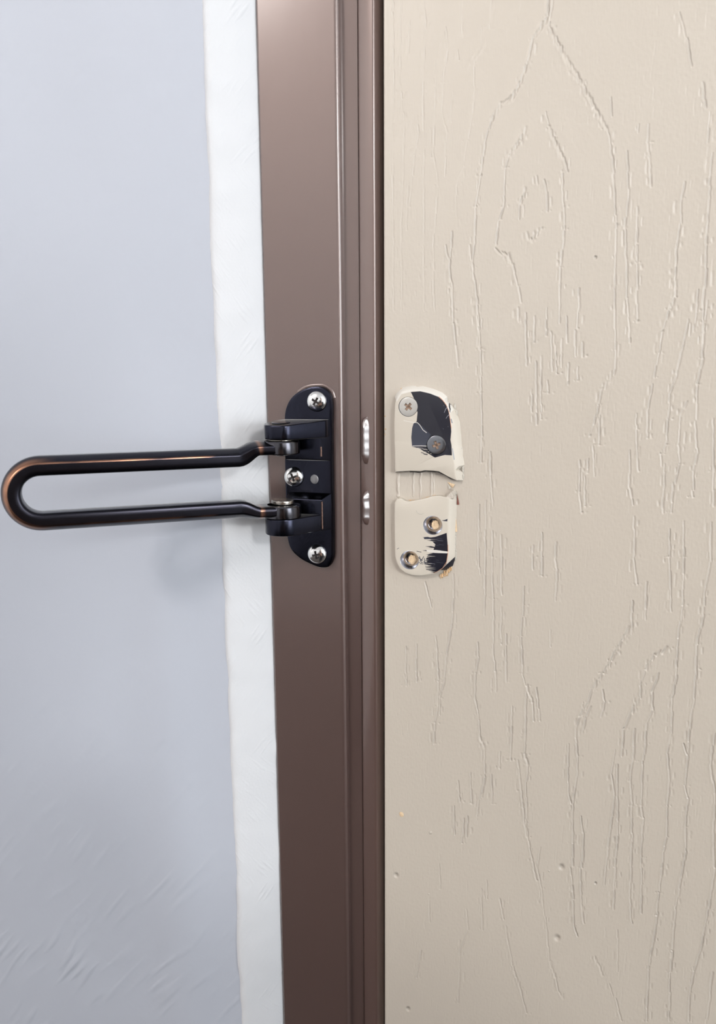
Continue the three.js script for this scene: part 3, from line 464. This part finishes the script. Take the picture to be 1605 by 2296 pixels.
// ---------------------------------------------------------------- the swing bar guard on the frame
const guard = thing('swing_bar_guard', 'black swing bar door guard with worn copper edges, screwed to the brown door frame', 'door guard', [-30, 0, 0]);
{
  const out = ccw(smoothLine([[-20.2, 20], [-20.2, 32.5], [-21.6, 35.8], [-24.4, 37.4], [-28.4, 37.4], [-33, 35.9], [-37, 33], [-39.4, 28.6], [-40.1, 23], [-40.3, 10], [-40.3, -10], [-40.2, -22], [-38.6, -28], [-35, -31.6], [-30, -34], [-25.5, -35.2], [-22.4, -34.6], [-20.6, -31.5], [-20.2, -26], [-20.2, 0]], 120, true).slice(0, -1));
  const holes = [];
  part('base_plate', plate([atZ(out, 0), atZ(out, 2.0), atZ(inset(out, 0.25), 2.55), atZ(inset(out, 0.8), 2.8)], holes), M.black, guard);
  const PIN = [-36.5, 15], R = 7;
  const lugPlan = (() => { // straight sides from the pad to a round nose about the pin
    const tang = (px, pz, sgn) => { const dx = px - PIN[0], dz = pz - PIN[1], d = Math.hypot(dx, dz), b = Math.atan2(dz, dx), a = Math.acos(R / d); return b + sgn * a; };
    const a0 = tang(-23.4, 6.6, 1), a1 = tang(-39.6, 3, -1);
    return [[-39.6, 2], [-23.4, 2], [-23.4, 6.6], ...arc(PIN[0], PIN[1], R, a0, a1 + (a1 < a0 ? 2 * Math.PI : 0), 26)];
  })();
  const rounded = (corners) => corners.flatMap(([x, z, r], i) => { // polygon with each corner rounded by its own radius
    if (!r) return [[x, z]];
    const a = corners[(i + corners.length - 1) % corners.length], b = corners[(i + 1) % corners.length], la = Math.hypot(a[0] - x, a[1] - z), lb = Math.hypot(b[0] - x, b[1] - z);
    const p = [x + (a[0] - x) / la * r, z + (a[1] - z) / la * r], q = [x + (b[0] - x) / lb * r, z + (b[1] - z) / lb * r];
    return Array.from({ length: 9 }, (_, k) => { const t = k / 8, u = 1 - t; return [u * u * p[0] + 2 * u * t * x + t * t * q[0], u * u * p[1] + 2 * u * t * z + t * t * q[1]]; });
  });
  const upperPlan = rounded([[-39.6, 2, 0], [-21.2, 2, 0], [-21.2, 6.4, 0.8], [-32.4, 21.2, 2.2], [-40.6, 21.4, 3.2], [-43.7, 15, 3], [-42.2, 8, 1]]);
  // raised pads, then the lugs
  const pad = (y0, y1, slopeTop, slopeBottom) => { const p = [[-38.6, 2], [-20.8, 2], [-20.8, 3.0], [-23.3, 6.9], [-38.2, 6.9], [-38.6, 6.2]]; const g = planExtrude(p, y0, y1, 0.35); const q = g.attributes.position; for (let i = 0; i < q.count; i++) { const t = Math.max(0, (q.getZ(i) - 2.4) / 4.5); if (q.getY(i) > y1 - 0.6) q.setY(i, q.getY(i) - slopeTop * t); if (q.getY(i) < y0 + 0.6) q.setY(i, q.getY(i) + slopeBottom * t); } return crease(g, 0.5); };
  part('pad', pad(8.4, 24.6, 0, 0.8), M.black, guard); part('pad', pad(-19, -4.2, 2.3, 0), M.black, guard);
  const droop = (g) => { const p = g.attributes.position; for (let i = 0; i < p.count; i++) if (p.getY(i) > 22) p.setY(i, p.getY(i) - 0.085 * Math.max(0, p.getZ(i) - 5)); return g; };   // the upper lug's top falls towards the front
  const lugs = [[17.9, 24.7], [-18.9, -12.4]].map(([a, b]) => part('lug', crease(b > 0 ? droop(planExtrude(upperPlan, a, b, 0.5)) : planExtrude(lugPlan, a, b, 0.5), 0.5), M.black, guard));
  // right edges where the finish is worn to copper
  for (const [y0, y1] of [[10.6, 14.4], [-18.2, -7.2]]) part('worn_edge', (() => { // a thin wandering strip along the pad's front right edge
    const n = 24, pts = []; for (let i = 0; i <= n; i++) { const y = y0 + (y1 - y0) * i / n; pts.push(new THREE.Vector3(-23.4 + 0.09 * perlin.noise(y * 0.6, 4, 1), y, 6.66 + 0.06 * perlin.noise(y * 1.4, 8, 1))); }
    return new THREE.TubeGeometry(new THREE.CatmullRomCurve3(pts), 40, 0.42, 6);
  })(), M.copper, guard, 'copper showing at the worn edge');
  // pins, washer, rivet heads
  const disc = (r, y0, y1, dish = 0) => new THREE.LatheGeometry([[0.01, y0], [r - 0.2, y0], [r, y0 + 0.25], [r, y1 - 0.25], [r - 0.25, y1], [r * 0.6, y1 - dish], [0.01, y1 - dish * 1.4]].map(([a, b]) => new THREE.Vector2(a, b)), 36).translate(PIN[0], 0, PIN[1]);
  part('pin', disc(2.6, 11.5, 18.2), M.darkSteel, guard); part('pin', disc(2.6, -12.8, -6.5), M.darkSteel, guard);
  part('washer', disc(5.0, 17.2, 18.0), M.nickel, guard); part('rivet', disc(4.4, -7.3, -5.6, 0.3), M.nickel, guard, 'flat nickel rivet head');
  part('rivet', disc(3.6, 23.7, 24.2, 0.2), M.darkSteel, lugs[0]);
  // the U-shaped bar: a chamfered section swept round the loop, flattened into an eye at each end
  const A = 35 * Math.PI / 180, DIR = [-Math.cos(A), Math.sin(A)], NRM = [Math.sin(A), Math.cos(A)];
  const place = (s, y, n) => [PIN[0] + DIR[0] * s + NRM[0] * n, y, PIN[1] + DIR[1] * s + NRM[1] * n];
  const path = []; // [s, y, height, depth]
  const ease = (t) => t * t * (3 - 2 * t);
  const CY = 1.6, RL = 9.85, SE = 86.2;
  for (let i = 0; i <= 4; i++) path.push([3 + i * 1.6, 14.75, 5.2, 12 - i * 0.4]);
  for (let i = 1; i <= 10; i++) { const t = i / 10; path.push([9.4 + 7.6 * t, 14.75 - 3.3 * ease(t), 5.2 + 1.5 * ease(t), 10.4 - 2.2 * ease(t)]); }
  for (let i = 1; i <= 24; i++) path.push([17 + (SE - 17) * i / 24, CY + RL, 6.7, 8.2]);
  for (let i = 1; i < 28; i++) { const a = Math.PI / 2 - Math.PI * i / 28; path.push([SE + RL * Math.cos(a), CY + RL * Math.sin(a), 6.7, 8.2]); }
  for (let i = 24; i >= 0; i--) path.push([17 + (SE - 17) * i / 24, CY - RL, 6.7, 8.2]);
  for (let i = 9; i >= 0; i--) { const t = i / 10; path.push([9.4 + 7.6 * t, -10.05 + (CY - RL + 10.05) * ease(t), 5.2 + 1.5 * ease(t), 10.4 - 2.2 * ease(t)]); }
  for (let i = 3; i >= 0; i--) path.push([3 + i * 1.6, -10.05, 5.2, 12 - i * 0.4]);
  // section in (outwards, forwards), units of half height and half depth; the ridge between the outer chamfer and the front is where the copper shows
  const sec = [[-1, -0.7], [-0.7, -1], [0, -1], [0.7, -1], [1, -0.7], [1, -0.1], [0.97, 0.12], [0.86, 0.38], [0.62, 0.72], [0.46, 0.9], [0.38, 0.96], [0.3, 0.99], [0.2, 1], [-0.3, 1], [-0.7, 0.99], [-0.9, 0.88], [-1, 0.66], [-1, 0]];
  const pos = [], col = [], uv = [], idx = [], NS = sec.length, cBlack = [0.026, 0.026, 0.034], cCu = [0.46, 0.24, 0.15];
  path.forEach(([s, y, h, d], k) => {
    const a = path[Math.max(0, k - 1)], b = path[Math.min(path.length - 1, k + 1)], tl = Math.hypot(b[0] - a[0], b[1] - a[1]), ts = (b[0] - a[0]) / tl, ty = (b[1] - a[1]) / tl;
    const upper = y > CY, loop = Math.max(0, Math.min(1, (s - 82) / 10));
    sec.forEach(([o, f], i) => {
      const os = -ty * o * h / 2, oy = ts * o * h / 2; // outwards is to the left of travel
      pos.push(...place(s + os, y + oy, f * d / 2)); uv.push(i / NS * 20, s);
      let c = 0;
      const streak = 0.55 + 0.9 * perlin.noise(s / 7, upper ? 3 : 9, 0.5);
      if ((i === 10 || i === 11) && s > 26) c = Math.max(0, Math.min(1, streak)) * (upper ? 1 : 0.75);
      if (loop > 0 && i >= 8 && i <= 11) c = Math.max(c, loop * (0.75 + 0.4 * perlin.noise(s / 4, y / 3, 2)));
      if (s > 9.3 && s < 9.9) c = Math.max(c, 0.5);
      c = Math.max(0, Math.min(1, c)); for (let q = 0; q < 3; q++) col.push(cBlack[q] + (cCu[q] - cBlack[q]) * c);
      if (k + 1 < path.length) { const p = k * NS + i, q = k * NS + (i + 1) % NS; idx.push(p, q, q + NS, p, q + NS, p + NS); }
    });
  });
  const sweep = new THREE.BufferGeometry(); sweep.setAttribute('position', new THREE.Float32BufferAttribute(pos, 3)); sweep.setAttribute('uv', new THREE.Float32BufferAttribute(uv, 2)); sweep.setAttribute('color', new THREE.Float32BufferAttribute(col, 3)); sweep.setIndex(idx); sweep.computeVertexNormals();
  { const p = sweep.attributes.position, n = sweep.attributes.normal; // outward facing?
    const c = place(40, CY + RL, 0); let dot = 0; const k = 22 * NS; for (let i = k; i < k + NS; i++) dot += (p.getY(i) - c[1]) * n.getY(i); if (dot < 0) { const ix = sweep.index.array; for (let i = 0; i < ix.length; i += 3) { const t = ix[i]; ix[i] = ix[i + 1]; ix[i + 1] = t; } sweep.computeVertexNormals(); } }
  const eye = (y) => { const g = plain(crease(new THREE.LatheGeometry([[0.6, y - 2.6], [6.2, y - 2.6], [6.7, y - 2.45], [6.95, y - 2.1], [7.05, y - 0.8], [7.05, y + 0.8], [6.95, y + 2.0], [6.65, y + 2.45], [6.1, y + 2.6], [0.6, y + 2.6]].map(([a, b]) => new THREE.Vector2(a, b)), 40), 0.5)).translate(PIN[0], 0, PIN[1]); return g; };
  const swing = part('swing_bar', sweep.toNonIndexed(), M.bar, guard, 'long U-shaped swing bar');
  for (const y of [14.75, -10.05]) part('eye', eye(y), M.blackChrome, swing, 'flattened eye of the bar with its finish rubbed bright');
  // screws and the worn spot
  const pan = { r: 4.05, h: 2.0, len: 3.3, w: 0.85, depth: 1.4 };
  screw(guard, -26.1, 31.7, 2.8, { ...pan, turn: -0.55 }, M.chrome, M.slot, [0, 0.05]);
  screw(guard, -36.3, 1.7, 2.8, { ...pan, turn: 0.35 }, M.chrome, M.slot, [0, 0.08]);
  screw(guard, -27.0, -29.4, 2.8, { ...pan, turn: 0.2 }, M.chrome, M.slot, [0, 0.05]);
  part('stud', new THREE.SphereGeometry(1.75, 20, 12).scale(1, 1.1, 0.22).translate(-27.7, 1.0, 2.75), M.rubbed, guard, 'small grey stud');
}

// ---------------------------------------------------------------- lamps
for (const L of LAMPS) {
  const at = [L.at[0] * 1000, L.at[1] * 1000 - HW * 1000, L.at[2] * 1000], t = thing('ceiling_lamp', L.label, 'lamp', [at[0], CEIL, at[2]]);
  part('lamp_base', new THREE.CylinderGeometry(60, 70, 24, 40).translate(at[0], CEIL - 12, at[2]), M.room, t);
  part('stem', new THREE.CylinderGeometry(9, 9, CEIL - at[1] - L.r * 1000, 16).translate(at[0], (CEIL + at[1] + L.r * 1000) / 2, at[2]), M.chrome, t);
  part('lamp_globe', new THREE.SphereGeometry(L.r * 1000, 32, 20).translate(...at), new THREE.MeshStandardMaterial({ color: lin(0.9, 0.9, 0.9), emissive: lin(...L.color), emissiveIntensity: 2, roughness: 0.4 }), t);
  const p = new THREE.PointLight(lin(...L.color), L.cd, 0, 2); p.position.set(...L.at); p.castShadow = true; p.shadow.radius = (L.r - 0.01) / 0.02; p.shadow.mapSize.set(2048, 2048); scene.add(p); p.name = 'ceiling_lamp_light';
}
// ---------------------------------------------------------------- the photographer, whose dark clothes darken what the glossy metal mirrors and who shades the lower door
{
  const back = [-AX.f.x, -AX.f.z], bl = Math.hypot(...back), B = [back[0] / bl, back[1] / bl], Rt = [B[1], -B[0]];
  const J = (a, y, b) => { if (b > 300) { a += 60; b -= 200; y += y > -900 ? 120 : y > -1200 ? 60 : 0; } return new THREE.Vector3(EYE.x + Rt[0] * a + B[0] * b, y, EYE.z + Rt[1] * a + B[1] * b); };
  const bone = (p, q, r0, r1) => ({ p, q, r0, r1, d: q.clone().sub(p) });
  function surface(bones, grow, k, cells, clip = () => -1e9) {             // smooth union of tapered capsules
    const box3 = new THREE.Box3(); for (const b of bones) { const m = Math.max(b.r0, b.r1) + grow + 14; for (const v of [b.p, b.q]) { box3.expandByPoint(v.clone().addScalar(m)); box3.expandByPoint(v.clone().addScalar(-m)); } }
    const c = box3.getCenter(new THREE.Vector3()), half = box3.getSize(new THREE.Vector3()).multiplyScalar(0.5), big = Math.max(half.x, half.y, half.z), size = Math.round(2 * big / cells) + 4;
    const mc = new MarchingCubes(size, new THREE.MeshBasicMaterial(), false, false, 400000), v = new THREE.Vector3(), w = new THREE.Vector3(); mc.isolation = 0;
    for (let z = 0; z < size; z++) for (let y = 0; y < size; y++) for (let x = 0; x < size; x++) {
      v.set(x - size / 2, y - size / 2, z - size / 2).multiplyScalar(2 * big / size).add(c); let acc = 0;
      if (Math.abs(v.x - c.x) > half.x || Math.abs(v.z - c.z) > half.z || Math.abs(v.y - c.y) > half.y) { mc.field[x + y * size + z * size * size] = -50; continue; }
      for (const b of bones) { w.copy(v).sub(b.p); const t = Math.min(1, Math.max(0, w.dot(b.d) / (b.d.lengthSq() || 1))), e = w.addScaledVector(b.d, -t).length() - (b.r0 + (b.r1 - b.r0) * t) - grow; if (e < 6 * k) acc += Math.exp(-e / k); }
      mc.field[x + y * size + z * size * size] = -Math.max(acc > 1e-9 ? -k * Math.log(acc) : 60, clip(v));
    }
    mc.update();
    const n = mc.count, g = new THREE.BufferGeometry(); g.setAttribute('position', new THREE.Float32BufferAttribute(mc.positionArray.slice(0, 3 * n), 3)); g.setAttribute('uv', new THREE.Float32BufferAttribute(new Float32Array(2 * n), 2));
    g.scale(big, big, big).translate(c.x, c.y, c.z); g.deleteAttribute('normal'); const m = mergeVertices(g, 0.01); m.computeVertexNormals(); return m.toNonIndexed();
  }
  const skin = new THREE.MeshPhysicalMaterial({ color: lin(0.45, 0.27, 0.19), roughness: 0.5 }), jacketM = new THREE.MeshStandardMaterial({ color: lin(0.018, 0.018, 0.024), roughness: 0.9 }), trouserM = new THREE.MeshStandardMaterial({ color: lin(0.022, 0.024, 0.03), roughness: 0.9 }), hairM = new THREE.MeshStandardMaterial({ color: lin(0.015, 0.011, 0.009), roughness: 0.6 }), shoeM = new THREE.MeshStandardMaterial({ color: lin(0.03, 0.03, 0.03), roughness: 0.6 });
  const torso = [bone(J(0, -560, 455), J(0, -400, 450), 118, 108), bone(J(0, -400, 450), J(0, -230, 445), 108, 118), bone(J(-150, -175, 450), J(150, -175, 450), 58, 58), bone(J(-70, -560, 455), J(70, -560, 455), 95, 95)];
  const head = [bone(J(0, -170, 452), J(0, -60, 440), 56, 50), bone(J(0, 40, 432), J(0, 62, 440), 74, 80), bone(J(0, -25, 395), J(0, -30, 415), 34, 46), bone(J(0, 22, 348), J(0, 2, 338), 8, 13), bone(J(-22, -22, 356), J(22, -22, 356), 8, 8), bone(J(-76, 20, 440), J(-78, 40, 445), 10, 12), bone(J(76, 20, 440), J(78, 40, 445), 10, 12), bone(J(-28, 55, 360), J(28, 55, 360), 10, 10)];
  const arms = [], hands = [], legs = [], shoes = [];
  for (const s of [-1, 1]) {
    const edge = -22 + s * 38, sh = J(s * 172, -185, 450), el = J(s * 235, -430, 330), wr = J(edge + s * 48, -150, 62);
    arms.push(bone(sh, el, 52, 42), bone(el, wr, 42, 27));
    const palm = J(edge + s * 26, -92, 36); hands.push(bone(wr, palm, 25, 22), bone(J(edge + s * 26, -112, 34), J(edge + s * 22, -62, 20), 17, 15));
    [[-30, 8], [-52, 8.5], [-74, 8.5], [-95, 7.5]].forEach(([y, r], i) => { const l = 1 - 0.09 * i - (i === 0 ? 0.1 : 0); const a = J(edge + s * 20, y - 14, 16), b = J(edge + s * 14, y, -3 + y * -0.17), c = J(edge - s * 16 * l, y + 4, 3 + y * -0.17 - 8); hands.push(bone(a, b, r + 1, r), bone(b, c, r, r - 1.5)); });
    hands.push(bone(J(edge + s * 20, -100, 36), J(edge + s * 8, -70, 36), 12, 10), bone(J(edge + s * 8, -70, 36), J(edge - s * 6, -48, 30), 10, 8));
    legs.push(bone(J(s * 85, -600, 455), J(s * 98, -985, 440), 88, 60), bone(J(s * 98, -985, 440), J(s * 104, -1375, 462), 60, 44));
    shoes.push(bone(J(s * 104, -1412, 470), J(s * 112, -1418, 330), 38, 32));
  }
  const who = thing('person', 'standing person in dark jacket and trousers holding up a phone', 'person', [EYE.x + B[0] * 250, FL, EYE.z + B[1] * 250]);
  const body = part('body', surface([...torso, ...head, ...arms, ...hands, ...legs], 0, 11, 13), skin, who);
  part('jacket', surface([...torso, ...arms], 13, 14, 16, (v) => Math.max(v.y - 34 - 0.25 * Math.abs(v.x - EYE.x), -(v.y + 520))), jacketM, body, 'dark jacket');
  part('trousers', surface([torso[3], ...legs], 9, 12, 16, (v) => -(v.y + 1392)), trouserM, body, 'dark trousers');
  part('hair', surface([bone(J(0, 62, 452), J(0, 72, 448), 84, 82), bone(J(0, 10, 480), J(0, 60, 470), 50, 74)], 2, 8, 10, (v) => { const b = (v.x - EYE.x) * B[0] + (v.z - EYE.z) * B[1]; return 188 - b - Math.max(0, v.y - 215) * 0.9; }), hairM, body, 'short dark hair');
  for (const s of shoes) part('shoe', surface([s], 0, 8, 9, (v) => -(v.y - FL)), shoeM, body);
  // the phone, lens just behind the point of view
  const put = (g) => g.applyMatrix4(new THREE.Matrix4().makeBasis(AX.r, AX.u, AX.f.clone().negate()).setPosition(EYE));
  const phone = thing('phone', 'slim dark phone held upright in front of the person', 'phone', [EYE.x, EYE.y, EYE.z]);
  part('phone_body', put(new RoundedBoxGeometry(74, 158, 8, 4, 3.5).translate(-22, -60, 11)), new THREE.MeshPhysicalMaterial({ color: lin(0.02, 0.02, 0.025), roughness: 0.3 }), phone);
  part('phone_screen', put(new RoundedBoxGeometry(69, 152, 0.6, 2, 0.3).translate(-22, -60, 15.1)), new THREE.MeshPhysicalMaterial({ color: lin(0.01, 0.01, 0.012), roughness: 0.08 }), phone);
  part('lens_plate', put(new RoundedBoxGeometry(34, 34, 2, 3, 0.9).translate(-2, -3, 6.6)), new THREE.MeshPhysicalMaterial({ color: lin(0.02, 0.02, 0.02), roughness: 0.25 }), phone);
  part('lens', put(new THREE.CylinderGeometry(6, 6.5, 1.2, 28).rotateX(Math.PI / 2).translate(0, 0, 5.2)), M.darkSteel, phone);
}
renderer.render(scene, camera);
